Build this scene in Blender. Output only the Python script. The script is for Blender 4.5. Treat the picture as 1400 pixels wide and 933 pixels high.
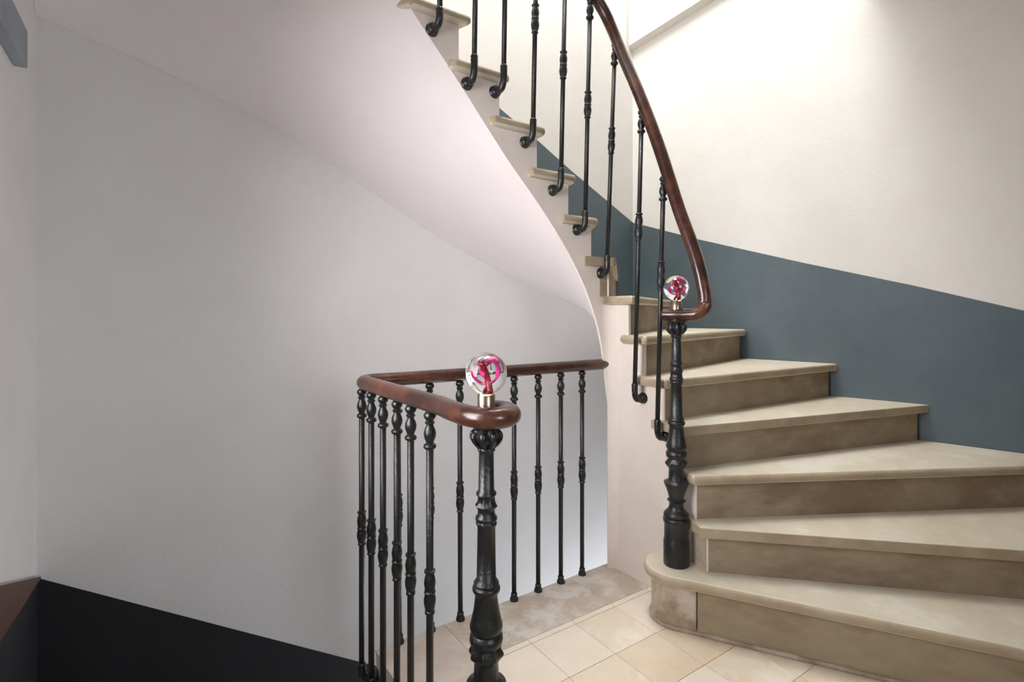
import bpy, bmesh, math, random
from mathutils import Vector, Matrix
random.seed(7)
PI = math.pi
scene = bpy.context.scene
for o in list(bpy.data.objects):
    bpy.data.objects.remove(o, do_unlink=True)
C = scene.collection

# ------------------------------------------------------------------ camera
EYE = 1.10
cam_d = bpy.data.cameras.new('camera')
cam = bpy.data.objects.new('camera', cam_d); C.objects.link(cam)
cam_d.sensor_width = 36.0
cam_d.lens = 710.0/1400.0*36.0
cam_d.shift_y = -39.5/1400.0
cam_d.clip_start = 0.02
cam.location = (0, 0, EYE)
cam.rotation_euler = (math.radians(90), 0, math.radians(-34.1))   # level, looking along (0.561, 0.828)
scene.camera = cam

# ------------------------------------------------------------------ world, lights, exposure
w = bpy.data.worlds.new('daylight'); scene.world = w; w.use_nodes = True
bg = w.node_tree.nodes['Background']
bg.inputs[0].default_value = (0.86, 0.92, 1.0, 1)
bg.inputs[1].default_value = 0.22
def area(name, loc, aim, sx, sy, power, col, spread=180):
    l = bpy.data.lights.new(name, 'AREA'); l.shape = 'RECTANGLE'; l.size = sx; l.size_y = sy
    l.energy = power; l.color = col; l.spread = math.radians(spread)
    o = bpy.data.objects.new(name, l); C.objects.link(o); o.location = loc
    o.rotation_euler = (Vector(aim)-Vector(loc)).to_track_quat('-Z', 'Y').to_euler()
    return o
area('skylight', (1.4, 1.72, 4.9), (1.5, 1.55, 0), 1.8, 1.0, 128, (1.0, 0.995, 0.985))
area('upper_window', (-0.30, 1.75, 3.75), (2.6, 1.9, 1.6), 0.8, 1.2, 14, (1.0, 0.99, 0.97))
area('landing_window', (-0.325, 1.20, 1.10), (1.5, 1.40, 0.9), 0.7, 1.2, 15, (0.98, 0.96, 1.0), 105)
area('near_fill', (0.45, -1.66, 1.35), (0.25, 2.35, 0.45), 0.8, 1.3, 7.5, (0.82, 0.88, 1.0), 80)  # invented source behind the camera, brightens the far wall
area('lower_fill', (2.30, 1.85, -1.45), (1.5, 2.35, 0.5), 0.5, 0.9, 19, (0.82, 0.88, 1.0))  # invented lamp below the landing, lifts the far wall and soffit
scene.view_settings.view_transform = 'Standard'
scene.view_settings.look = 'None'
scene.view_settings.gamma = 1.0
scene.view_settings.use_curve_mapping = False
scene.view_settings.exposure = 0.35

# ------------------------------------------------------------------ materials
def srgb(r, g, b):
    f = lambda c: (c/255/12.92) if c/255 <= 0.04045 else ((c/255+0.055)/1.055)**2.4
    return (f(r), f(g), f(b), 1)
def mat(name, c1, c2=None, scale=6.0, detail=6.0, rough=0.7, bump=0.0, bscale=80.0, spec=0.5, metal=0.0, coat=0.0, lo=0.35, hi=0.65, c3=None, s3=2.0, stretch=None):
    m = bpy.data.materials.new(name); m.use_nodes = True
    nt = m.node_tree; N = nt.nodes; L = nt.links; b = N['Principled BSDF']
    b.inputs['Roughness'].default_value = rough; b.inputs['Metallic'].default_value = metal
    b.inputs['Specular IOR Level'].default_value = spec; b.inputs['Coat Weight'].default_value = coat
    b.inputs['Base Color'].default_value = c1
    tc = N.new('ShaderNodeTexCoord'); src = tc.outputs['Object']
    if stretch:
        mp = N.new('ShaderNodeMapping'); mp.inputs['Scale'].default_value = stretch
        L.new(src, mp.inputs['Vector']); src = mp.outputs['Vector']
    if c2:
        n = N.new('ShaderNodeTexNoise'); n.inputs['Scale'].default_value = scale; n.inputs['Detail'].default_value = detail
        n.inputs['Roughness'].default_value = 0.65
        L.new(src, n.inputs['Vector'])
        r = N.new('ShaderNodeValToRGB'); r.color_ramp.elements[0].position = lo; r.color_ramp.elements[1].position = hi
        r.color_ramp.elements[0].color = c1; r.color_ramp.elements[1].color = c2
        L.new(n.outputs['Fac'], r.inputs['Fac']); out = r.outputs['Color']
        if c3:
            n3 = N.new('ShaderNodeTexNoise'); n3.inputs['Scale'].default_value = s3; n3.inputs['Detail'].default_value = 8
            n3.inputs['Roughness'].default_value = 0.7
            L.new(src, n3.inputs['Vector'])
            r3 = N.new('ShaderNodeValToRGB'); r3.color_ramp.elements[0].position = 0.47; r3.color_ramp.elements[1].position = 0.62
            L.new(n3.outputs['Fac'], r3.inputs['Fac'])
            mx = N.new('ShaderNodeMixRGB'); L.new(r3.outputs['Color'], mx.inputs['Fac'])
            L.new(out, mx.inputs[1]); mx.inputs[2].default_value = c3; out = mx.outputs[0]
        L.new(out, b.inputs['Base Color'])
    if bump:
        nb = N.new('ShaderNodeTexNoise'); nb.inputs['Scale'].default_value = bscale; nb.inputs['Detail'].default_value = 4
        L.new(tc.outputs['Object'], nb.inputs['Vector'])
        bp = N.new('ShaderNodeBump'); bp.inputs['Strength'].default_value = bump; bp.inputs['Distance'].default_value = 0.004
        L.new(nb.outputs['Fac'], bp.inputs['Height']); L.new(bp.outputs['Normal'], b.inputs['Normal'])
    return m
M = {}
M['plaster'] = mat('plaster_white', srgb(224, 220, 215), srgb(229, 226, 221), 2.5, 4, 0.85, 0.25, 130)
M['plaster_soffit'] = mat('plaster_soffit', srgb(230, 220, 217), srgb(234, 225, 222), 2.5, 4, 0.85, 0.25, 130)
M['plaster_string'] = mat('plaster_string', srgb(226, 213, 202), srgb(233, 222, 212), 3, 4, 0.8, 0.2, 120)
M['slate'] = mat('paint_slate_blue', srgb(78, 92, 99), srgb(85, 99, 106), 4, 5, 0.5, 0.2, 130)
M['slate_shaded'] = mat('paint_slate_shaded', srgb(20, 17, 25), srgb(15, 13, 19), 4, 5, 0.6, 0.2, 130)  # slate dado paint with the dim stairwell's shade put into the colour
M['wallbrown'] = mat('paint_red_brown', srgb(80, 46, 34), srgb(90, 54, 40), 8, 5, 0.55, 0.1, 90)
M['greytrim'] = mat('paint_blue_grey', srgb(140, 146, 152), srgb(150, 155, 160), 6, 4, 0.7)
M['tread'] = mat('limestone_tread', srgb(204, 195, 177), srgb(190, 177, 154), 7, 8, 0.55, 0.25, 60, c3=srgb(213, 206, 190), s3=3.5)
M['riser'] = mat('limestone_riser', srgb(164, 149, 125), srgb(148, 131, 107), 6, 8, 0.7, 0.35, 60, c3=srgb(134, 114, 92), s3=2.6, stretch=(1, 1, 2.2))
M['nosing'] = mat('limestone_shaded_side', srgb(182, 167, 142), srgb(164, 147, 121), 8, 8, 0.65, 0.3, 60)  # for tread sides, painted darker than the tops to imitate weak front light
M['bull'] = mat('limestone_bullnose', srgb(180, 165, 145), srgb(146, 124, 104), 9, 8, 0.7, 0.35, 60, c3=srgb(194, 182, 166), s3=6)
M['tile'] = mat('tile_cream', srgb(222, 208, 187), srgb(210, 193, 168), 5, 7, 0.5, 0.2, 70, c3=srgb(232, 220, 202), s3=4)
M['tile2'] = mat('tile_pale', srgb(228, 216, 200), srgb(220, 205, 184), 5, 7, 0.5, 0.2, 70)
M['tile3'] = mat('tile_peach', srgb(222, 206, 182), srgb(212, 192, 166), 5, 7, 0.5, 0.2, 70)
M['grout'] = mat('grout', srgb(190, 174, 154), srgb(170, 152, 134), 20, 4, 0.9)
M['slab'] = mat('border_stone', srgb(206, 198, 186), srgb(160, 142, 124), 11, 14, 0.6, 0.4, 50, lo=0.45, hi=0.68, c3=srgb(184, 168, 150), s3=5)
M['slab2'] = mat('border_stone_pink', srgb(200, 189, 177), srgb(176, 160, 145), 9, 12, 0.6, 0.4, 50)
M['iron'] = mat('cast_iron', srgb(15, 16, 16), srgb(26, 28, 27), 30, 5, 0.36, 0.3, 160, spec=0.6)
M['wood'] = mat('mahogany', srgb(64, 32, 24), srgb(42, 20, 15), 12, 6, 0.30, 0.0, spec=0.5, coat=0.3, c3=srgb(98, 56, 38), s3=7)
M['brass'] = mat('satin_brass', srgb(168, 150, 128), srgb(150, 130, 106), 20, 3, 0.3, metal=1.0)
M['red'] = mat('red_glass', srgb(190, 8, 50), srgb(120, 4, 30), 40, 3, 0.2)
M['magenta'] = mat('magenta_glass', srgb(186, 18, 100), srgb(206, 60, 138), 30, 3, 0.2)
M['darkred'] = mat('dark_red_glass', srgb(70, 6, 16), srgb(120, 8, 30), 40, 3, 0.2)
g = bpy.data.materials.new('clear_glass'); g.use_nodes = True
b = g.node_tree.nodes['Principled BSDF']; b.inputs['Transmission Weight'].default_value = 1; b.inputs['Roughness'].default_value = 0.0
b.inputs['IOR'].default_value = 1.45; b.inputs['Base Color'].default_value = (1, 1, 1, 1)
M['glass'] = g

# ------------------------------------------------------------------ helpers
def link(name, me, m, parent=None):
    o = bpy.data.objects.new(name, me); C.objects.link(o)
    if m and not me.materials: me.materials.append(M[m] if isinstance(m, str) else m)
    if parent: o.parent = parent
    return o
def mesh(name, V, F, m, parent=None, smooth=False):
    me = bpy.data.meshes.new(name); me.from_pydata([tuple(v) for v in V], [], F); me.update()
    bm = bmesh.new(); bm.from_mesh(me); bmesh.ops.recalc_face_normals(bm, faces=bm.faces); bm.to_mesh(me); bm.free()
    if smooth: me.polygons.foreach_set('use_smooth', [True]*len(me.polygons))
    return link(name, me, m, parent)
def prism(name, poly, z0, z1, m, parent=None, bevel=0, seg=2):
    """vertical prism over plan polygon; z0, z1 numbers"""
    n = len(poly)
    a = sum(poly[i][0]*poly[(i+1) % n][1]-poly[(i+1) % n][0]*poly[i][1] for i in range(n))
    if a < 0: poly = poly[::-1]
    V = [(p[0], p[1], z0) for p in poly]+[(p[0], p[1], z1) for p in poly]
    F = [list(range(n))[::-1], [n+i for i in range(n)]]+[[i, (i+1) % n, n+(i+1) % n, n+i] for i in range(n)]
    o = mesh(name, V, F, m, parent)
    if bevel:
        md = o.modifiers.new('bevel', 'BEVEL'); md.width = bevel; md.segments = seg; md.limit_method = 'ANGLE'; md.angle_limit = math.radians(35)
        o.data.polygons.foreach_set('use_smooth', [True]*len(o.data.polygons))
        md2 = o.modifiers.new('wn', 'WEIGHTED_NORMAL'); md2.keep_sharp = True
    return o
def shaded_sides(o):
    """sides of a tread slab get a darker stone colour that paints in their shade"""
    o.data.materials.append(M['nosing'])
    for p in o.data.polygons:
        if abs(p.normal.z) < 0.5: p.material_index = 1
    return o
def lathe(name, prof, m, parent=None, seg=24, mod=None, loc=(0, 0, 0)):
    """prof: list of (radius, z); mod(r, z, angle) -> radius"""
    V = []; F = []
    for r, z in prof:
        for k in range(seg):
            a = 2*PI*k/seg; rr = mod(r, z, a) if mod else r
            V.append((rr*math.cos(a)+loc[0], rr*math.sin(a)+loc[1], z+loc[2]))
    for i in range(len(prof)-1):
        for k in range(seg):
            F.append([i*seg+k, i*seg+(k+1) % seg, (i+1)*seg+(k+1) % seg, (i+1)*seg+k])
    F.append(list(range(seg))[::-1]); F.append([(len(prof)-1)*seg+k for k in range(seg)])
    o = mesh(name, V, F, m, parent, True)
    o.data.set_sharp_from_angle(angle=math.radians(50))
    return o
def catmull(P, n=8):
    P = [Vector(p) for p in P]; Q = [2*P[0]-P[1]]+P+[2*P[-1]-P[-2]]; R = []
    for i in range(1, len(Q)-2):
        a, b_, c, d = Q[i-1:i+3]
        for k in range(n):
            t = k/n
            R.append(0.5*((2*b_)+(c-a)*t+(2*a-5*b_+4*c-d)*t*t+(3*b_-a-3*c+d)*t**3))
    R.append(P[-1]); return R
def sweep(name, P, w_, h_, m, parent=None, seg=16, taper=None, smooth_n=8, sq=1.0):
    """oval tube along points P: w_ sideways, h_ in the plane of up"""
    R = catmull(P, smooth_n) if smooth_n else [Vector(p) for p in P]
    V = []; F = []; n = len(R)
    prev_side = None
    for i, p in enumerate(R):
        t = (R[min(i+1, n-1)]-R[max(i-1, 0)]).normalized()
        side = t.cross(Vector((0, 0, 1)))
        if side.length < 0.15: side = prev_side if prev_side else Vector((1, 0, 0))
        side = (side-t*side.dot(t)).normalized()
        if prev_side and side.dot(prev_side) < 0: side = -side
        prev_side = side; up = side.cross(t).normalized()
        s = taper(i/(n-1)) if taper else 1
        for k in range(seg):
            a = 2*PI*k/seg; ca, sa = math.cos(a), math.sin(a)
            if sq != 1: ca = math.copysign(abs(ca)**sq, ca); sa = math.copysign(abs(sa)**sq, sa)
            V.append(p+side*(ca*w_/2*s)+up*(sa*h_/2*s))
    for i in range(n-1):
        for k in range(seg):
            F.append([i*seg+k, i*seg+(k+1) % seg, (i+1)*seg+(k+1) % seg, (i+1)*seg+k])
    F.append(list(range(seg))[::-1]); F.append([(n-1)*seg+k for k in range(seg)])
    o = mesh(name, V, F, m, parent, True)
    for p in o.data.polygons:
        if len(p.vertices) > 4: p.use_smooth = False
    return o
def box(name, x0, x1, y0, y1, z0, z1, m, parent=None, bevel=0):
    return prism(name, [(x0, y0), (x1, y0), (x1, y1), (x0, y1)], z0, z1, m, parent, bevel)
def thing(name, label, cat, loc=(0, 0, 0), group=None):
    o = bpy.data.objects.new(name, None); C.objects.link(o); o.location = loc; o.empty_display_size = 0.1
    o['label'] = label; o['category'] = cat
    if group: o['group'] = group
    return o
def structure(o, label):
    o['kind'] = 'structure'; o['label'] = label; return o
def lerp(xs, ys, x):
    if x <= xs[0]: return ys[0]
    for i in range(len(xs)-1):
        if x <= xs[i+1]:
            t = (x-xs[i])/(xs[i+1]-xs[i]); return ys[i]+(ys[i+1]-ys[i])*t
    return ys[-1]

# ------------------------------------------------------------------ the room (x runs along the far edge of the landing, y away from it)
YB = 2.35            # back wall
XL = -0.346          # left wall
XE, YE = 0.577, 1.65 # landing slab: left edge and far edge
def wall_x(y): return 2.884-0.245*(y-0.933)      # slightly skewed right wall
CX = wall_x(YB)
ZT = 4.6; ZB = -2.2; YN = -1.7
def vwall(name, a, b_, th, zlo, zhi, m, parent=None):
    """wall along plan line a->b_, thickened to its right-hand side; zlo/zhi lists of (t, z) so edges may slope"""
    a = Vector((a[0], a[1])); b2 = Vector((b_[0], b_[1])); d = b2-a; nrm = Vector((d.y, -d.x)).normalized()*th
    outline = [(t, z) for t, z in zlo]+[(t, z) for t, z in reversed(zhi)]
    n = len(outline); V = []
    for off in (Vector((0, 0)), nrm):
        for t, z in outline:
            p = a+d*t+off; V.append((p.x, p.y, z))
    F = [list(range(n)), [n+i for i in range(n)][::-1]]+[[i, (i+1) % n, n+(i+1) % n, n+i] for i in range(n)]
    return mesh(name, V, F, m, parent)
# back wall: runs right-to-left so that the thickness goes away from the stair
wb = structure(vwall('wall_back', (XL-0.1, YB), (CX+0.02, YB), -0.12, [(0, ZB), (1, ZB)], [(0, ZT), (1, ZT)], 'plaster'), 'white plastered back wall of the stairwell')
def dado_back(name, pts_top, pts_bot, m, parent):
    V = [(x, YB-0.002, z) for x, z in pts_top]+[(x, YB-0.002, z) for x, z in reversed(pts_bot)]
    V += [(x, YB+0.004, z) for x, y, z in V]
    n = len(V)//2
    F = [list(range(n)), [n+i for i in range(n)][::-1]]+[[i, (i+1) % n, n+(i+1) % n, n+i] for i in range(n)]
    return mesh(name, V, F, m, parent)
d1 = dado_back('painted_dado', [(-0.30, 3.02), (0.3, 2.80), (0.9, 2.51), (1.52, 2.192), (1.782, 2.062), (2.009, 1.94), (CX-0.001, 1.681)],
               [(-0.30, 2.3), (0.9, 1.9), (1.52, 1.6), (CX-0.001, 1.1)], 'slate', wb)
d1['label'] = 'slate blue painted dado rising with the upper stair'
d2 = dado_back('painted_dado', [(XL, 0.204), (0.2, -0.144), (0.815, -0.535), (1.4, -0.86), (CX-0.001, -1.28)], [(XL, ZB+0.05), (CX-0.001, ZB+0.05)], 'slate_shaded', wb)
d2['label'] = 'slate dado falling beside the lower stair, its shade painted in as near black'
# right wall
wr = structure(vwall('wall_right', (CX, YB), (wall_x(YN), YN), -0.12, [(0, ZB), (1, ZB)], [(0, ZT), (1, ZT)], 'plaster'), 'cream plastered right wall above the winding steps')
def tw(y): return (YB-y)/(YB-YN)
dz = [(YB, 1.681), (1.919, 1.528), (1.383, 1.355), (0.944, 1.222), (0.593, 1.106), (0.0, 0.92), (-1.0, 0.62), (YN, 0.5)]
off = Vector((-0.972, -0.238))*0.002
o = vwall('painted_dado', (CX+off.x, YB-0.002), (wall_x(YN)+off.x, YN), -0.004, [(0, -0.1), (1, -0.1)], [(tw(y), z) for y, z in dz], 'slate', wr)
o['label'] = 'slate blue painted dado along the winding steps'
# left wall
wl = structure(vwall('wall_left', (XL, YN), (XL, YB), -0.12, [(0, ZB), (1, ZB)], [(0, 3.4), (1, 3.4)], 'plaster'), 'white plastered left wall beside the lower stair')
V = [(XL+0.002, 2.348, 0.204), (XL+0.002, 0.6, 0.42), (XL+0.002, 0.6, ZB+.1), (XL+0.002, 2.348, ZB+.1)]
V += [(XL-0.004, y, z) for x, y, z in V]
o = mesh('painted_dado', V, [[0, 1, 2, 3], [7, 6, 5, 4], [0, 4, 5, 1], [1, 5, 6, 2], [2, 6, 7, 3], [3, 7, 4, 0]], 'slate_shaded', wl)
o['label'] = 'painted dado on the left wall, its shade put into a near black colour'
V = [(XL, 2.345, 0.206), (XL, 0.7, 0.83), (XL, 0.7, 0.41), (XL, 2.345, 0.200)]
V += [(XL+0.012, y, z) for x, y, z in V]
structure(mesh('trim_1', V, [[0, 1, 2, 3], [7, 6, 5, 4], [0, 4, 5, 1], [1, 5, 6, 2], [2, 6, 7, 3], [3, 7, 4, 0]], 'wallbrown'), 'red brown wedge shaped skirting on the left wall')
structure(box('trim_2', XL, XL+0.03, 1.0, 2.02, 1.80, 1.91, 'greytrim', bevel=0.004), 'blue grey ledge high on the left wall')
wf = structure(box('window_1', XL, XL+0.008, 0.93, 1.67, 0.46, 1.74, 'glass'), 'window in the left wall beside the lower stair')
for y0_, y1_, z0_, z1_ in ((0.88, 0.93, 0.41, 1.79), (1.67, 1.72, 0.41, 1.79), (0.93, 1.67, 0.41, 0.46), (0.93, 1.67, 1.74, 1.79), (1.285, 1.315, 0.46, 1.74)):
    box('window_frame', XL, XL+0.018, y0_, y1_, z0_, z1_, 'greytrim', wf)
wn = structure(vwall('wall_near', (wall_x(YN), YN), (XL, YN), -0.12, [(0, ZB), (1, ZB)], [(0, ZT), (1, ZT)], 'plaster'), 'white plastered wall at the near end of the landing')
wf = structure(box('added_window', 0.05, 0.85, YN, YN+0.01, 0.70, 2.0, 'glass'), 'added tall window out of view around the near fill lamp')  # unseen window made up to go with the near fill lamp
for x0_, x1_, z0_, z1_ in ((0.0, 0.05, 0.65, 2.05), (0.85, 0.90, 0.65, 2.05), (0.05, 0.85, 0.65, 0.70), (0.05, 0.85, 2.0, 2.05), (0.435, 0.465, 0.70, 2.0)):
    box('window_frame', x0_, x1_, YN, YN+0.02, z0_, z1_, 'greytrim', wf)
# bulkhead on the right wall, high above the winders
pa = Vector((CX, YB)); pb = Vector((wall_x(1.0), 1.0)); nn = Vector((-0.972, -0.238))*0.05
V = [(pa.x, pa.y, 2.79), (pb.x, pb.y, 3.10), (pb.x, pb.y, ZT), (pa.x, pa.y, ZT)]
V += [(x+nn.x, y+nn.y, z+0.02*(i < 2)) for i, (x, y, z) in enumerate(V)]
structure(mesh('trim_3', V, [[0, 1, 2, 3], [7, 6, 5, 4], [0, 4, 5, 1], [1, 5, 6, 2], [2, 6, 7, 3], [3, 7, 4, 0]], 'plaster'), 'plastered bulkhead projecting from the right wall high above the steps')

structure(prism('shade_ceiling', [(XL, YN), (wall_x(YN), YN), (wall_x(1.15), 1.15), (XL, 1.15)], 2.80, 2.96, 'plaster'), 'white plastered slab added out of view to shade the near right steps')  # added out of view; edge set to darken the near right steps
# ------------------------------------------------------------------ landing floor
base = prism('floor', [(XE+0.004, YE-0.004), (XE+0.004, 0.62), (XL, 0.75), (XL, YN), (wall_x(YN), YN), (wall_x(YE), YE-0.004)], -0.17, -0.006, 'plaster')
structure(base, 'cream tiled landing with a worn stone border')
PT = 0.193; X0 = 0.827; Y0 = 1.39; GAP = 0.0022
gr = prism('grout_bed', [(XE+0.05, YE-0.06), (XE+0.05, 0.6), (XL+.02, 0.73), (XL+.02, YN+.02), (wall_x(YN)-.02, YN+.02), (wall_x(YE)-.02, YE-0.06)], -0.006, -0.002, 'grout', base)
tiles = {}
def tile(x0, x1, y0, y1, m, name='floor_tile'):
    key = (round(x1-x0, 3), round(y1-y0, 3), m)
    if key not in tiles:
        t = box(name, -(x1-x0)/2+GAP/2, (x1-x0)/2-GAP/2, -(y1-y0)/2+GAP/2, (y1-y0)/2-GAP/2, -0.006, 0, m, base, 0.0012)
        tiles[key] = t
    else:
        t = tiles[key].copy(); C.objects.link(t); t.parent = base
    t.location = ((x0+x1)/2, (y0+y1)/2, random.uniform(-0.0004, 0.0004))
    return t
for i in range(0, 11):
    for j in range(0, 13):
        x0 = X0+i*PT; y1 = Y0-j*PT
        if i > 4 and (x0+PT*0.5-1.476)*0.853+(y1-PT*0.5-1.09)*0.522 > 0.25: continue
        if x0 > 1.58 and y1 > 1.3: continue
        tile(x0, x0+PT, y1-PT, y1, random.choice(['tile', 'tile', 'tile2', 'tile3']))
    if i < 5: tile(X0+i*PT, X0+(i+1)*PT, Y0, 1.415, 'tile2', 'floor_tile')
for x0, x1, m in ((0.827, 1.75, 'slab'),):
    tile(x0, x1, 1.415, YE, m, 'border_slab')
for y0, y1 in ((1.10, YE), (0.62, 1.10)):
    tile(XE, X0, y0, y1, 'slab2', 'border_slab')
for j in range(0, 12):
    y1 = 0.62-j*PT
    if y1-PT < YN: break
    for k in range(0, 6): tile(X0-(k+1)*PT, X0-k*PT, y1-PT, y1, random.choice(['tile', 'tile2', 'tile3']))

# ------------------------------------------------------------------ staircase
def zn(n): return 0.19+0.163*(n-1)
TT = 0.036                               # tread thickness
OV = 0.028                               # nosing overhang
# nosing path of the inner ends (plan), well side
def arc(cx, cy, r, a0, a1, n): return [(cx+r*math.cos(math.radians(a0+(a1-a0)*k/n)), cy+r*math.sin(math.radians(a0+(a1-a0)*k/n))) for k in range(n+1)]
def path(off_):
    """inner line of the stair, off_ towards the well from the string face (x=1.62 / y=1.62)"""
    P = [(1.575-off_, 1.06), (1.595-off_, 1.16), (1.612-off_, 1.23), (1.62-off_, 1.32)]
    P += arc(1.565, 1.565, 0.055-off_, 0, 90, 6)
    P += [(1.4, 1.62-off_), (1.2, 1.62-off_), (1.0, 1.62-off_), (0.8, 1.62-off_)]
    P += arc(0.64, 1.52, 0.10-off_, 90, 180, 6)
    P += [(0.54+off_, 1.3), (0.54+off_, 0.9)]
    return P
class Path:
    def __init__(s, P):
        s.P = [Vector(p) for p in P]; s.L = [0]
        for i in range(1, len(P)): s.L.append(s.L[-1]+(s.P[i]-s.P[i-1]).length)
    def at(s, d):
        for i in range(1, len(s.L)):
            if d <= s.L[i] or i == len(s.L)-1:
                return s.P[i-1]+(s.P[i]-s.P[i-1])*((d-s.L[i-1])/(s.L[i]-s.L[i-1]))
    def nrm(s, d):
        t = (s.at(min(d+0.004, s.L[-1]))-s.at(max(d-0.004, 0))).normalized(); return Vector((t.y, -t.x))   # away from the well
    def s_of(s, p):
        best = None; p = Vector(p)
        for i in range(1, len(s.P)):
            a = s.P[i-1]; d = s.P[i]-a; t = max(0, min(1, (p-a).dot(d)/d.length_squared)); e = (a+d*t-p).length
            if best is None or e < best[0]: best = (e, s.L[i-1]+t*d.length)
        return best[1]
    def between(s, a, b_):
        return [s.at(a)]+[s.P[i] for i in range(len(s.L)) if a+1e-4 < s.L[i] < b_-1e-4]+[s.at(b_)]
NP = Path(path(OV)); FP = Path(path(0))
# nosing lines: inner tip and outer end at the wall
tip = {2: (1.547, 1.122), 3: (1.566, 1.165), 4: (1.584, 1.225), 5: (1.592, 1.31), 6: (1.592, 1.404), 7: (1.592, 1.475), 8: (1.585, 1.565), 9: (1.514, 1.592),
       10: (1.394, 1.592), 11: (1.24, 1.592), 12: (1.073, 1.592), 13: (0.911, 1.592), 14: (0.755, 1.592), 15: (0.63, 1.58), 16: (0.57, 1.47), 17: (0.57, 1.33), 18: (0.57, 1.16)}
outer = {}
def hit_right(p, q):
    p = Vector(p); d = Vector(q)-p          # intersect with right wall
    t = (2.884-0.245*(p.y-0.933)-p.x)/(d.x+0.245*d.y); return tuple(p+d*t)
outer[2] = hit_right((1.539, 1.129), (2.24, 0.448))
outer[3] = hit_right((1.559, 1.15), (2.706, 0.541))
outer[4] = (wall_x(0.89), 0.89)
outer[5] = (wall_x(1.235), 1.235)
outer[6] = (wall_x(1.66), 1.66)
outer[7] = (wall_x(2.06), 2.06)
for n_, x in ((8, 2.40), (9, 1.98), (10, 1.62), (11, 1.28), (12, 0.95), (13, 0.62), (14, 0.29), (15, -0.04)): outer[n_] = (x, YB)
outer[16] = (XL, 2.22); outer[17] = (XL, 1.80); outer[18] = (XL, 1.40)
st = thing('staircase', 'winding limestone staircase with white plastered string and soffit', 'staircase', (1.62, 1.3, 0))
def adopt(o, parent=st):
    """parent while keeping world place"""
    o.parent = parent
    if parent.parent is None: o.matrix_parent_inverse = Matrix.Translation(parent.location).inverted()
    return o
def shift_line(a, b_, d):
    """shift a line to the up-stair side (left of a->b_ when walking from inner tip to wall)"""
    a = Vector(a); b_ = Vector(b_); t = (b_-a).normalized(); n = Vector((-t.y, t.x)); return a+n*d, b_+n*d
def corner_between(a, b_):
    """room corners lying between two outer ends (walking up-stair)"""
    out = []
    if a[1] < YB-1e-3 and a[0] > 2.5 and b_[1] > YB-1e-3: out.append((CX, YB))
    if a[1] > YB-1e-3 and b_[0] < XL+1e-3: out.append((XL, YB))
    return out
def pull(p):    # keep stone just clear of the walls
    x, y = p[0], p[1]
    return (max(XL+0.004, min(x, wall_x(min(y, YB))-0.0035)), min(y, YB-0.0035))
# --- step 1 with its round end under the newel
BC = Vector((1.552, 1.222)); nd = Vector((0.522, -0.853)); nl = Vector((-0.853, -0.522))
def round_step(r, back):
    a0 = math.atan2(nl.y, nl.x)
    P = [BC+Vector((math.cos(a0-k*0.13), math.sin(a0-k*0.13)))*r for k in range(0, 19)]
    front = P[0]; far = front+nd*2.6
    return [far]+P
def step1_poly(r):
    P = round_step(r, 0)
    inner = P[1:]
    far = P[0]
    return [far]+inner+[Vector((1.70, 1.36)), Vector((2.1, 1.0)), far+Vector((0.45, 0.35))]
s1 = adopt(prism('step', [BC+nl*0.092+nd*0.075, BC+nl*0.092+nd*2.6, BC+nd*2.6+Vector((.1, .05)), BC+nd*0.075+Vector((0.12, 0.06))], 0.0, zn(1)-TT, 'riser', None, 0.004))
s1['label'] = 'lowest limestone step with a rounded end under the newel'
P = round_step(0.092, 0)[1:]
ob = prism('bullnose_block', [BC+nl*0.092+nd*0.072]+P+[Vector((1.66, 1.33)), BC+nd*0.072+Vector((0.12, 0.06))], 0.0, zn(1)-TT, 'bull', None, 0.004); adopt(ob, s1)
ob = prism('base_fillet', [BC+nl*0.1+nd*2.6]+[p for p in round_step(0.1, 0)[1:]]+[Vector((1.66, 1.33)), BC+nd*2.6+Vector((.1, .05))], 0.0, 0.014, 'bull', None, 0.004); adopt(ob, s1)
ob = prism('tread', step1_poly(0.118), zn(1)-TT, zn(1), 'tread', None, 0.014, 3); shaded_sides(ob); adopt(ob, s1)
def cross_path(p, q):
    """where the plan line p-q meets the string face"""
    p, q = Vector(p), Vector(q); best = None
    for i in range(1, len(FP.P)):
        a, b_ = FP.P[i-1], FP.P[i]; e = b_-a; d = (q-p).normalized(); den = d.x*e.y-d.y*e.x
        if abs(den) < 1e-9: continue
        w_ = a-p; t = (w_.x*e.y-w_.y*e.x)/den; u = (w_.x*d.y-w_.y*d.x)/den
        if -1e-6 <= u <= 1+1e-6 and abs(t) < 0.25 and (best is None or abs(t) < abs(best[0])): best = (t, p+d*t)
    return best[1] if best else p+(q-p).normalized()*(OV+0.002)
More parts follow.
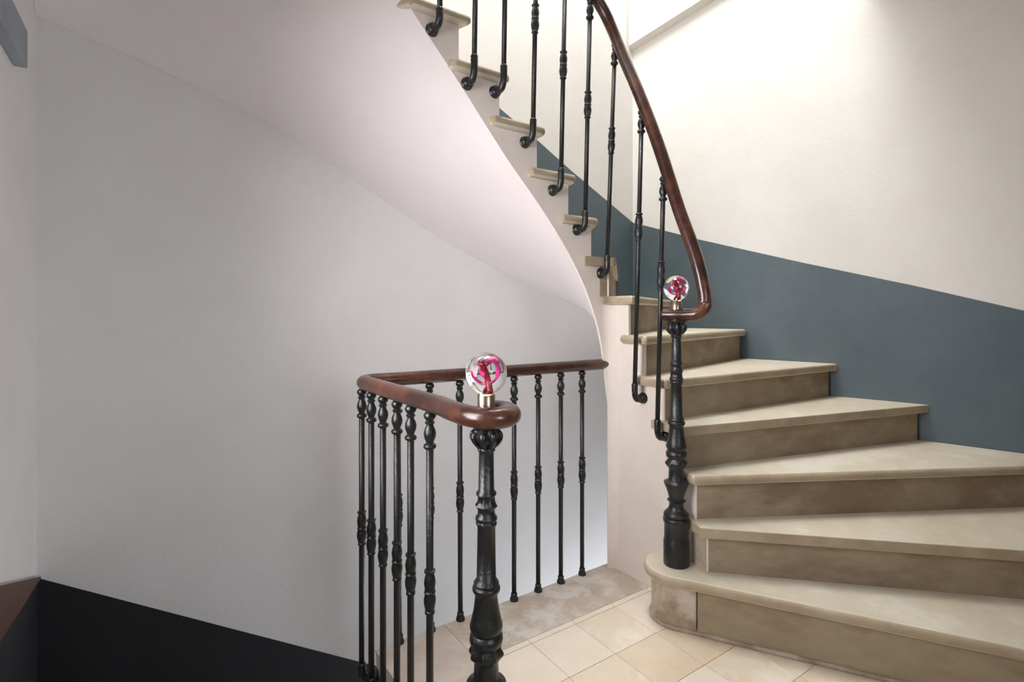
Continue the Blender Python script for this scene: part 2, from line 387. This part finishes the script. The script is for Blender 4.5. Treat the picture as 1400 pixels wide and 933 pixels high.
def make_step(n, dz_, parent, last=False):
    a, b_ = Vector(tip[n]), Vector(outer[n])
    d = (b_-a).normalized()
    # riser: set back OV from the nosing
    L0, L1 = shift_line(a, b_, OV); M0, M1 = shift_line(a, b_, OV+0.05)
    ra = cross_path(L0, L1)+d*0.003; q0 = cross_path(M0, M1)+d*0.003
    rb = Vector(pull(L1)); q = (q0, M1)
    if n <= 6: rb = rb-d*0.028; q = (q0, M1-d*0.03)
    z0 = zn(n-1)+dz_ if n > 1 else dz_
    r = prism('step', [ra, rb, pull(q[1]), q[0]], z0-0.002, zn(n)-TT+dz_, 'riser', None, 0.002)
    adopt(r, parent)
    # tread slab
    s0 = NP.s_of(a)
    if n+1 in tip:
        a2, b2 = Vector(tip[n+1]), Vector(outer[n+1]); s1_ = NP.s_of(a2)+OV+0.045
        back = shift_line(a2, b2, OV+0.045)
        poly = [Vector(pull(b_))]+[a]+NP.between(s0, s1_)[1:]+[Vector(pull(p)) for p in [back[1]]]
        cs = [Vector(pull(c)) for c in corner_between(outer[n], tuple(b2))]
        poly += cs
        if not cs and n in (2, 3): pass
    else:
        return r
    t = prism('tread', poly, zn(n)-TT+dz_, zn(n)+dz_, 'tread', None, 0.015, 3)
    shaded_sides(t); adopt(t, r)
    return r
for n in range(2, 17): make_step(n, 0, st)
# --- string (the plastered face below the step ends)
zb_keys = [((1.62, 1.05), 0.0), ((1.62, 1.585), 0.0)]
zb_s = [0.0, FP.s_of((1.592, 1.6165)), FP.s_of((1.592, 1.6165))+0.0005, FP.s_of((1.565, 1.62)), FP.s_of((1.504, 1.62)), FP.s_of((1.402, 1.62)), FP.s_of((1.251, 1.62)), FP.s_of((1.077, 1.62)),
        FP.s_of((0.86, 1.62)), FP.s_of((0.668, 1.62)), FP.s_of((0.57, 1.59)), FP.s_of((0.54, 1.5)), FP.s_of((0.54, 1.3)), FP.s_of((0.54, 0.9))]
zb_z = [0.0, 0.0, 0.70, 0.935, 1.122, 1.302, 1.49, 1.672, 1.922, 2.135, 2.26, 2.38, 2.55, 2.75]
def pchip(xs, ys):
    n = len(xs); h = [xs[i+1]-xs[i] for i in range(n-1)]; dl = [(ys[i+1]-ys[i])/h[i] for i in range(n-1)]
    m = [dl[0]]+[0 if dl[i-1]*dl[i] <= 0 else (3*(h[i-1]+h[i]))/((2*h[i]+h[i-1])/dl[i-1]+(h[i]+2*h[i-1])/dl[i]) for i in range(1, n-1)]+[dl[-1]]
    def f(x):
        x = max(xs[0], min(xs[-1], x)); i = 0
        while i < n-2 and x > xs[i+1]: i += 1
        t = (x-xs[i])/h[i]
        return (2*t**3-3*t*t+1)*ys[i]+(t**3-2*t*t+t)*h[i]*m[i]+(-2*t**3+3*t*t)*ys[i+1]+(t**3-t*t)*h[i]*m[i+1]
    return f
zb_hi = pchip(zb_s[2:], zb_z[2:]); s_jump = zb_s[1]
def zbot(s): return 0.0 if s <= s_jump else zb_hi(s)
rs = {n: FP.s_of(cross_path(*shift_line(tip[n], outer[n], OV))) for n in tip}
V = []; F = []
def quadbox(sa, sb, za, zb_, zt):
    i = len(V)
    for s, z in ((sa, za), (sb, zb_)):
        p = FP.at(s); q = p+FP.nrm(s)*0.012
        V.extend([(p.x, p.y, z), (q.x, q.y, z), (q.x, q.y, zt), (p.x, p.y, zt)])
    F.extend([[i, i+3, i+2, i+1], [i+4, i+5, i+6, i+7], [i, i+1, i+5, i+4], [i+1, i+2, i+6, i+5], [i+2, i+3, i+7, i+6], [i+3, i, i+4, i+7]])
for n in range(2, 17):
    sa, sb = rs[n], rs[n+1]
    cut = sorted(set([sa, sb]+[x for x in FP.L+[s_jump, s_jump+0.0006]+[zb_s[3]+0.012*k for k in range(90)] if sa+1e-4 < x < sb-1e-4]))
    for k in range(len(cut)-1):
        quadbox(cut[k], cut[k+1], zbot(cut[k]+1e-5), zbot(cut[k+1]), zn(n)-TT-0.001)
me = bpy.data.meshes.new('string'); me.from_pydata(V, [], F); me.update()
stro = adopt(link('string', me, 'plaster_string')); stro['label'] = 'pinkish white plastered string under the step ends'
# bare stone end of the second step beside the newel
pp = FP.between(rs[2]+0.006, rs[3]+0.02); nq = [p-FP.nrm(FP.s_of(p))*0.004 for p in pp]
adopt(prism('end_block', nq+[p+FP.nrm(FP.s_of(p))*0.003 for p in reversed(pp)], zn(1), zn(2)-TT, 'bull'))
# end wall under the winders (along the landing edge)
adopt(prism('end_wall', [(1.64, 1.605), (wall_x(1.61)-0.004, 1.61), (wall_x(1.65)-0.004, 1.648), (1.64, 1.648)], 0.0, 0.68, 'plaster_string'))
# --- soffit
inn = [s_jump+0.001, FP.s_of((1.563, 1.62)), FP.s_of((1.504, 1.62)), FP.s_of((1.402, 1.62)), FP.s_of((1.251, 1.62)), FP.s_of((1.077, 1.62)), FP.s_of((0.86, 1.62)), FP.s_of((0.668, 1.62)), FP.s_of((0.585, 1.604)), FP.s_of((0.54, 1.5)), FP.s_of((0.54, 1.2))]
# outer ends measured along the walls: distance from the back-right corner leftwards, then down the left wall
oud = [0.006, CX-2.3, CX-2.0, CX-1.62, CX-1.2, CX-0.85, CX-0.35, CX+0.2, CX-XL, CX-XL+0.35, CX-XL+0.95]
ouz = [0.97, 1.06, 1.16, 1.285, 1.45, 1.636, 1.885, 2.065, 2.10, 2.24, 2.45]
fi = pchip(list(range(11)), inn); fo = pchip(list(range(11)), oud); fz = pchip(oud, ouz)
V = []; F = []; NR = 100; NCOL = 10
for i in range(NR+1):
    t = 10*i/NR; s = fi(t); p = FP.at(s); zi = zbot(s); do = fo(t); zo = fz(do)
    q = Vector((CX-do, YB-0.001)) if do <= CX-XL else Vector((XL+0.001, YB-(do-(CX-XL))))
    for k in range(NCOL+1):
        a = k/NCOL; r = p+(q-p)*a
        V.append((r.x, r.y, zi+(zo-zi)*a))
for i in range(NR):
    for k in range(NCOL):
        j = i*(NCOL+1)+k; F.append([j, j+1, j+NCOL+2, j+NCOL+1])
nv = len(V); V += [(x, y, z+0.05) for x, y, z in V]
top = [[nv+i for i in f_][::-1] for f_ in F]
so = adopt(mesh('soffit', V, F+top, 'plaster_soffit', None, True)); so['label'] = 'smooth pinkish white soffit under the upper flight'

# lower flight, one storey down, seen only through the railing
st2 = thing('staircase', 'stone flight climbing from below to the landing beside the dado darkened as in shade', 'staircase', (0.1, 1.6, -0.9))
for n in range(13, 18): make_step(n, -2.961-0.001, st2)

# ------------------------------------------------------------------ ironwork
def newel_mod(L):
    def f_(r, z, a):
        if z > L-0.048: return r*(1+0.13*math.cos(8*a)*min(1, (z-(L-0.048))/0.012))
        if 0.345 < z < 0.372: return r*(1+0.10*math.cos(8*a))
        if 0.675 < z < 0.692: return r*(1+0.10*math.cos(8*a))
        if 0.716 < z < 0.80: return r*(1+0.05*math.cos(8*a))
        if 0.52 < z < 0.64: return r*(1+0.04*math.cos(8*a))
        return r
    return f_
def newel(name, loc, L, parent):
    k = L/0.86
    prof = [(0.0445, 0), (0.0455, 0.006), (0.0455, 0.085), (0.043, 0.09), (0.0425, 0.145), (0.046, 0.15), (0.047, 0.158), (0.045, 0.166), (0.041, 0.168), (0.045, 0.173), (0.044, 0.18), (0.036, 0.188), (0.027, 0.198), (0.025, 0.212),
            (0.027, 0.222), (0.033, 0.226), (0.026, 0.232), (0.027, 0.240), (0.034, 0.262), (0.043, 0.284), (0.044, 0.290), (0.038, 0.294), (0.030, 0.298), (0.0275, 0.303), (0.0265, 0.338),
            (0.029, 0.344), (0.0355, 0.354), (0.036, 0.360), (0.030, 0.370), (0.029, 0.374), (0.035, 0.379), (0.037, 0.388), (0.036, 0.397), (0.031, 0.403), (0.032, 0.406), (0.036, 0.413), (0.0365, 0.420),
            (0.033, 0.432), (0.028, 0.455), (0.025, 0.480), (0.025, 0.490), (0.030, 0.495), (0.031, 0.501), (0.029, 0.506), (0.026, 0.508), (0.028, 0.513), (0.025, 0.518), (0.0215, 0.522),
            (0.0195, 0.636), (0.022, 0.641), (0.0235, 0.645), (0.0215, 0.649), (0.0245, 0.654), (0.0235, 0.659), (0.0195, 0.663), (0.0185, 0.675), (0.0235, 0.683), (0.0185, 0.691), (0.0185, 0.704), (0.0225, 0.708), (0.022, 0.713), (0.0175, 0.717),
            (0.0160, 0.800), (0.0165, 0.803), (0.0195, 0.806), (0.0195, 0.810), (0.0165, 0.813), (0.0175, 0.816), (0.022, 0.820), (0.028, 0.826), (0.031, 0.834), (0.031, 0.842), (0.027, 0.849), (0.025, 0.853), (0.028, 0.856), (0.028, 0.860)]
    o = lathe(name, [(r, z*k) for r, z in prof], 'iron', parent, 32, newel_mod(L))
    o.location = loc
    # leaf scrolls of the capital
    for q in range(8):
        a = q*PI/4
        P = [(math.cos(a)*r, math.sin(a)*r, z*k) for r, z in ((0.018, 0.815), (0.026, 0.822), (0.0325, 0.832), (0.033, 0.842), (0.029, 0.847))]
        l = sweep('leaf_scroll', P, 0.014, 0.009, 'iron', o, 8, smooth_n=3)
    return o
# baluster: built between foot f and head h (points); local parts are lathes turned to the baluster's own axis
def lathe_mesh(name, prof, seg=16, mod=None):
    o = lathe(name, prof, 'iron', None, seg, mod); me = o.data; bpy.data.objects.remove(o); return me
KN = lathe_mesh('top_knop', [(0.008, -0.092), (0.0145, -0.089), (0.0165, -0.084), (0.0145, -0.079), (0.009, -0.076), (0.0105, -0.071), (0.0145, -0.061), (0.0155, -0.052), (0.0135, -0.042), (0.0095, -0.034), (0.0085, -0.030),
                            (0.012, -0.027), (0.0125, -0.024), (0.009, -0.021), (0.0105, -0.018), (0.0150, -0.012), (0.0155, -0.006), (0.012, 0.0), (0.008, 0.003)], 16)
MC = lathe_mesh('mid_collar', [(0.009, -0.055), (0.0125, -0.053), (0.0128, -0.049), (0.0105, -0.046), (0.0125, -0.040), (0.0150, -0.028), (0.0155, -0.018), (0.0135, -0.008), (0.0125, -0.003), (0.0150, 0.0), (0.0125, 0.003), (0.0135, 0.012), (0.0150, 0.022),
                               (0.0135, 0.034), (0.0110, 0.043), (0.0105, 0.046), (0.0140, 0.049), (0.0140, 0.053), (0.009, 0.055)], 20, lambda r, z, a: r*(1+0.05*math.cos(6*a)))
FT = lathe_mesh('foot', [(0.016, 0.0), (0.0165, 0.004), (0.015, 0.010), (0.0115, 0.018), (0.0125, 0.022), (0.012, 0.027), (0.008, 0.030)], 16)
CO = lathe_mesh('foot_collar', [(0.008, -0.014), (0.0125, -0.012), (0.0135, -0.006), (0.0115, -0.002), (0.0135, 0.004), (0.0125, 0.009), (0.008, 0.012)], 16)
RO = lathe_mesh('rosette', [(0.009, -0.004), (0.0215, -0.004), (0.0235, 0.001), (0.0230, 0.006), (0.0190, 0.010), (0.0210, 0.014), (0.0185, 0.021), (0.011, 0.026), (0.002, 0.028)], 18)
def place(name, me, parent, M_):
    o = bpy.data.objects.new(name, me); C.objects.link(o); o.parent = parent; o.matrix_local = M_; return o
def axis_matrix(p, d):
    q = Vector(d).to_track_quat('Z', 'Y'); return Matrix.LocRotScale(Vector(p), q, Vector((1, 1, 1)))
def baluster(foot, head, mid, parent, rail, bracket=None):
    """foot/head: ends of the straight shaft in the railing's frame; mid: fraction of the mid collar; bracket: point on the string"""
    f_, h_ = Vector(foot), Vector(head); d = h_-f_; dn = d.normalized()
    if bracket is None:
        P = [f_, h_]
        o = sweep('baluster', [tuple(f_), tuple(f_+d*0.5), tuple(h_)], 0.0185, 0.0185, 'iron', parent, 12, smooth_n=0)
        place('foot', FT, o, axis_matrix(f_, dn))
    else:
        b_ = Vector(bracket); hz = (b_-f_); e = Vector((f_.x, f_.y, b_.z)); out = Vector((b_.x-f_.x, b_.y-f_.y, 0)).normalized()
        o = sweep('baluster', [tuple(f_), tuple(f_+d*0.5), tuple(h_)], 0.0185, 0.0185, 'iron', parent, 12, smooth_n=0)
        hd = (e-f_).length
        cr = [f_+dn*0.004, f_+(e-f_)*0.35, f_+(e-f_)*0.72+out*0.003, e+out*0.018-Vector((0, 0, 0.002)), b_]
        sweep('crook', [tuple(p) for p in cr], 0.025, 0.025, 'iron', o, 12, smooth_n=5)
        place('foot_collar', CO, o, axis_matrix(f_, dn))
        place('rosette', RO, o, axis_matrix(b_+out*0.003, -out))
    place('top_knop', KN, o, axis_matrix(h_, dn))
    place('mid_collar', MC, o, axis_matrix(f_+d*mid, dn))
    return o

def globe(loc, parent, turn):
    c = lathe('globe_finial', [(0.0, 0.0), (0.0195, 0.0), (0.0195, 0.032), (0.017, 0.035), (0.0, 0.035)], 'brass', parent, 28); c.location = loc
    c['label'] = 'clear glass ball with a red ribbon on a brass collar'
    me = bpy.data.meshes.new('glass_ball'); bm = bmesh.new(); bmesh.ops.create_uvsphere(bm, u_segments=40, v_segments=24, radius=0.0458)
    for f_ in bm.faces: f_.smooth = True
    bm.to_mesh(me); bm.free()
    gb = link('glass_ball', me, 'glass', c); gb.location = (0, 0, 0.0795)
    A = Matrix.Rotation(turn, 3, 'Z')
    R = lambda P: [tuple(A @ Vector(p)+Vector((0, 0, 0.0795))) for p in P]
    loop = [(0.019*math.cos(a), 0.006*math.sin(2*a), 0.002+0.018*math.sin(a)) for a in [math.radians(-110+k*30) for k in range(0, 13)]]
    sweep('ribbon', R(loop), 0.009, 0.004, 'magenta', c, 10, smooth_n=4)
    loop2 = [(0.013*math.cos(a)+0.006, 0.012*math.sin(a), 0.010+0.011*math.sin(a+0.8)) for a in [math.radians(k*30) for k in range(0, 9)]]
    sweep('ribbon', R(loop2), 0.007, 0.009, 'magenta', c, 8, smooth_n=4)
    sweep('ribbon', R([(0.004, 0, -0.042), (0.006, -0.003, -0.028), (0.003, -0.004, -0.012), (-0.002, -0.006, 0.006), (-0.008, -0.006, 0.019)]), 0.012, 0.010, 'red', c, 10, smooth_n=4)
    sweep('ribbon', R([(-0.006, 0.002, -0.040), (-0.002, 0.003, -0.026), (0.006, 0.002, -0.016)]), 0.008, 0.006, 'darkred', c, 8, smooth_n=4)
    lathe('tip', [(0.001, 0.0), (0.005, 0.003), (0.005, 0.007), (0.001, 0.010)], 'darkred', c, 10).location = R([(-0.008, -0.006, 0.015)])[0]
    return c

# ---- landing railing
NA = Vector((0.592, 0.975))
lr = thing('landing_railing', 'black iron railing with mahogany handrail around the landing edge', 'railing', (NA.x, NA.y, 0))
LO = Vector((NA.x, NA.y, 0))
RZ = 0.876                      # handrail centre
def loc(p): return tuple(Vector(p)-LO)
def pol(c, r, deg): return (c.x+r*math.cos(math.radians(deg)), c.y+r*math.sin(math.radians(deg)), RZ)
far_y = 1.637; left_x = 0.556
def rail_x(y): return 0.59625-0.0375*y
def far_line(x): return 1.637+0.02*max(0, (1.1-x))/0.5
P = [(1.603, far_y, RZ), (1.2, far_y, RZ), (0.85, far_line(0.85), RZ), (0.68, far_line(0.68), RZ), (0.61, 1.660, RZ), (0.575, 1.661, RZ), (0.550, 1.652, RZ), (0.5375, 1.628, RZ), (rail_x(1.58), 1.58, RZ), (rail_x(1.4), 1.4, RZ), (rail_x(1.22), 1.22, RZ)]
for r_, f_ in ((-0.113, 0.100), (-0.085, 0.050), (-0.058, 0.008), (-0.028, -0.027), (0.010, -0.044), (0.040, -0.034), (0.052, -0.004), (0.042, 0.030), (0.014, 0.045), (-0.018, 0.042)):
    P.append((NA.x+r_*0.828+f_*0.561, NA.y-r_*0.561+f_*0.828, RZ))
def round_ends(n0, n1):
    def f_(t):
        e = min(t/n0 if n0 else 1, (1-t)/n1 if n1 else 1, 1.0)
        return max(0.05, math.sqrt(max(0, 1-(1-e)**2)))
    return f_
hr = sweep('handrail', [loc(p) for p in P], 0.050, 0.046, 'wood', lr, 20, smooth_n=8, taper=round_ends(0, 0.03))
hr['label'] = 'dark mahogany handrail curling over the newel'
lathe('rail_cap', [(0.0, 0.850), (0.034, 0.850), (0.036, 0.856), (0.036, 0.880), (0.033, 0.886), (0.0, 0.887)], 'wood', lr, 28)
nw = newel('newel_post', (0, 0, 0), 0.851, lr)
globe((0, 0, 0.886), lr, math.radians(-34))
for i in range(8):
    x = 1.463-0.115*i; y = min(far_line(x), 1.640)
    baluster(loc((x, y, 0.0)), loc((x, far_line(x), RZ-0.024)), 0.515, lr, hr)
for y in (1.648, 1.566, 1.474, 1.375, 1.287, 1.178):
    baluster(loc((rail_x(y), y, -0.035)), loc((rail_x(y), y, RZ-0.024)), 0.50, lr, hr, loc((XE, min(y, 1.635), -0.075)))

# ---- stair railing
NB = Vector((1.545, 1.222, zn(1)))
sr = thing('stair_railing', 'black iron railing with mahogany handrail climbing the winding steps', 'railing', tuple(NB))
def locs(p): return tuple(Vector(p)-NB)
ry = 1.562
P = [(0.70, ry, 3.04), (0.90, ry, 2.85), (1.10, ry, 2.665), (1.28, ry, 2.52), (1.42, ry, 2.42), (1.505, ry-0.004, 2.345), (1.548, ry-0.02, 2.26), (1.565, 1.50, 2.14), (1.570, 1.43, 1.985), (1.572, 1.36, 1.82), (1.573, 1.30, 1.665), (1.575, 1.235, 1.48),
     (1.577, 1.175, 1.33), (1.577, 1.148, 1.25), (1.578, 1.134, 1.19), (1.579, 1.128, 1.15), (1.576, 1.127, 1.122), (1.569, 1.134, 1.103), (1.559, 1.150, 1.093), (1.550, 1.182, 1.090), (1.541, 1.22, 1.090), (1.530, 1.255, 1.090), (1.527, 1.268, 1.090)]
hr2 = sweep('handrail', [locs(p) for p in P], 0.050, 0.046, 'wood', sr, 20, smooth_n=8, taper=round_ends(0, 0.03))
hr2['label'] = 'dark mahogany handrail sweeping down to the newel'
NL = 0.877
newel('newel_post', (0, 0, 0), NL, sr)
lathe('rail_cap', [(0.0, NL), (0.022, NL), (0.023, NL+.006), (0.023, NL+0.034), (0.021, NL+0.040), (0.0, NL+0.041)], 'wood', sr, 28)
globe((0, 0, NL+0.040), sr, math.radians(-20))
BL = [((0.768, ry, 2.10), (0.775, ry, 2.95), (0.766, 1.62, 2.062)), ((0.900, ry, 1.98), (0.915, ry, 2.81), (0.902, 1.62, 1.912)), ((1.022, ry, 1.978), (1.035, ry, 2.70), (1.019, 1.62, 1.91)),
      ((1.153, ry, 1.812), (1.172, ry, 2.585), (1.155, 1.62, 1.75)), ((1.288, ry, 1.648), (1.310, ry, 2.475), (1.290, 1.62, 1.584)), ((1.413, ry, 1.496), (1.440, ry, 2.375), (1.417, 1.62, 1.438)),
      ((1.535, ry, 1.325), (1.560, ry-.02, 2.215), (1.55, 1.62, 1.265)), ((1.566, 1.44, 0.805), (1.568, 1.405, 1.895), (1.62, 1.444, 0.752)), ((1.566, 1.326, 0.680), (1.570, 1.300, 1.61), (1.62, 1.327, 0.622))]
mids = [0.5, 0.5, 0.5, 0.5, 0.5, 0.5, 0.545, 0.58, 0.60]
for (f_, h_, b_), md in zip(BL, mids):
    baluster(locs(f_), locs(h_), md, sr, hr2, locs(b_))
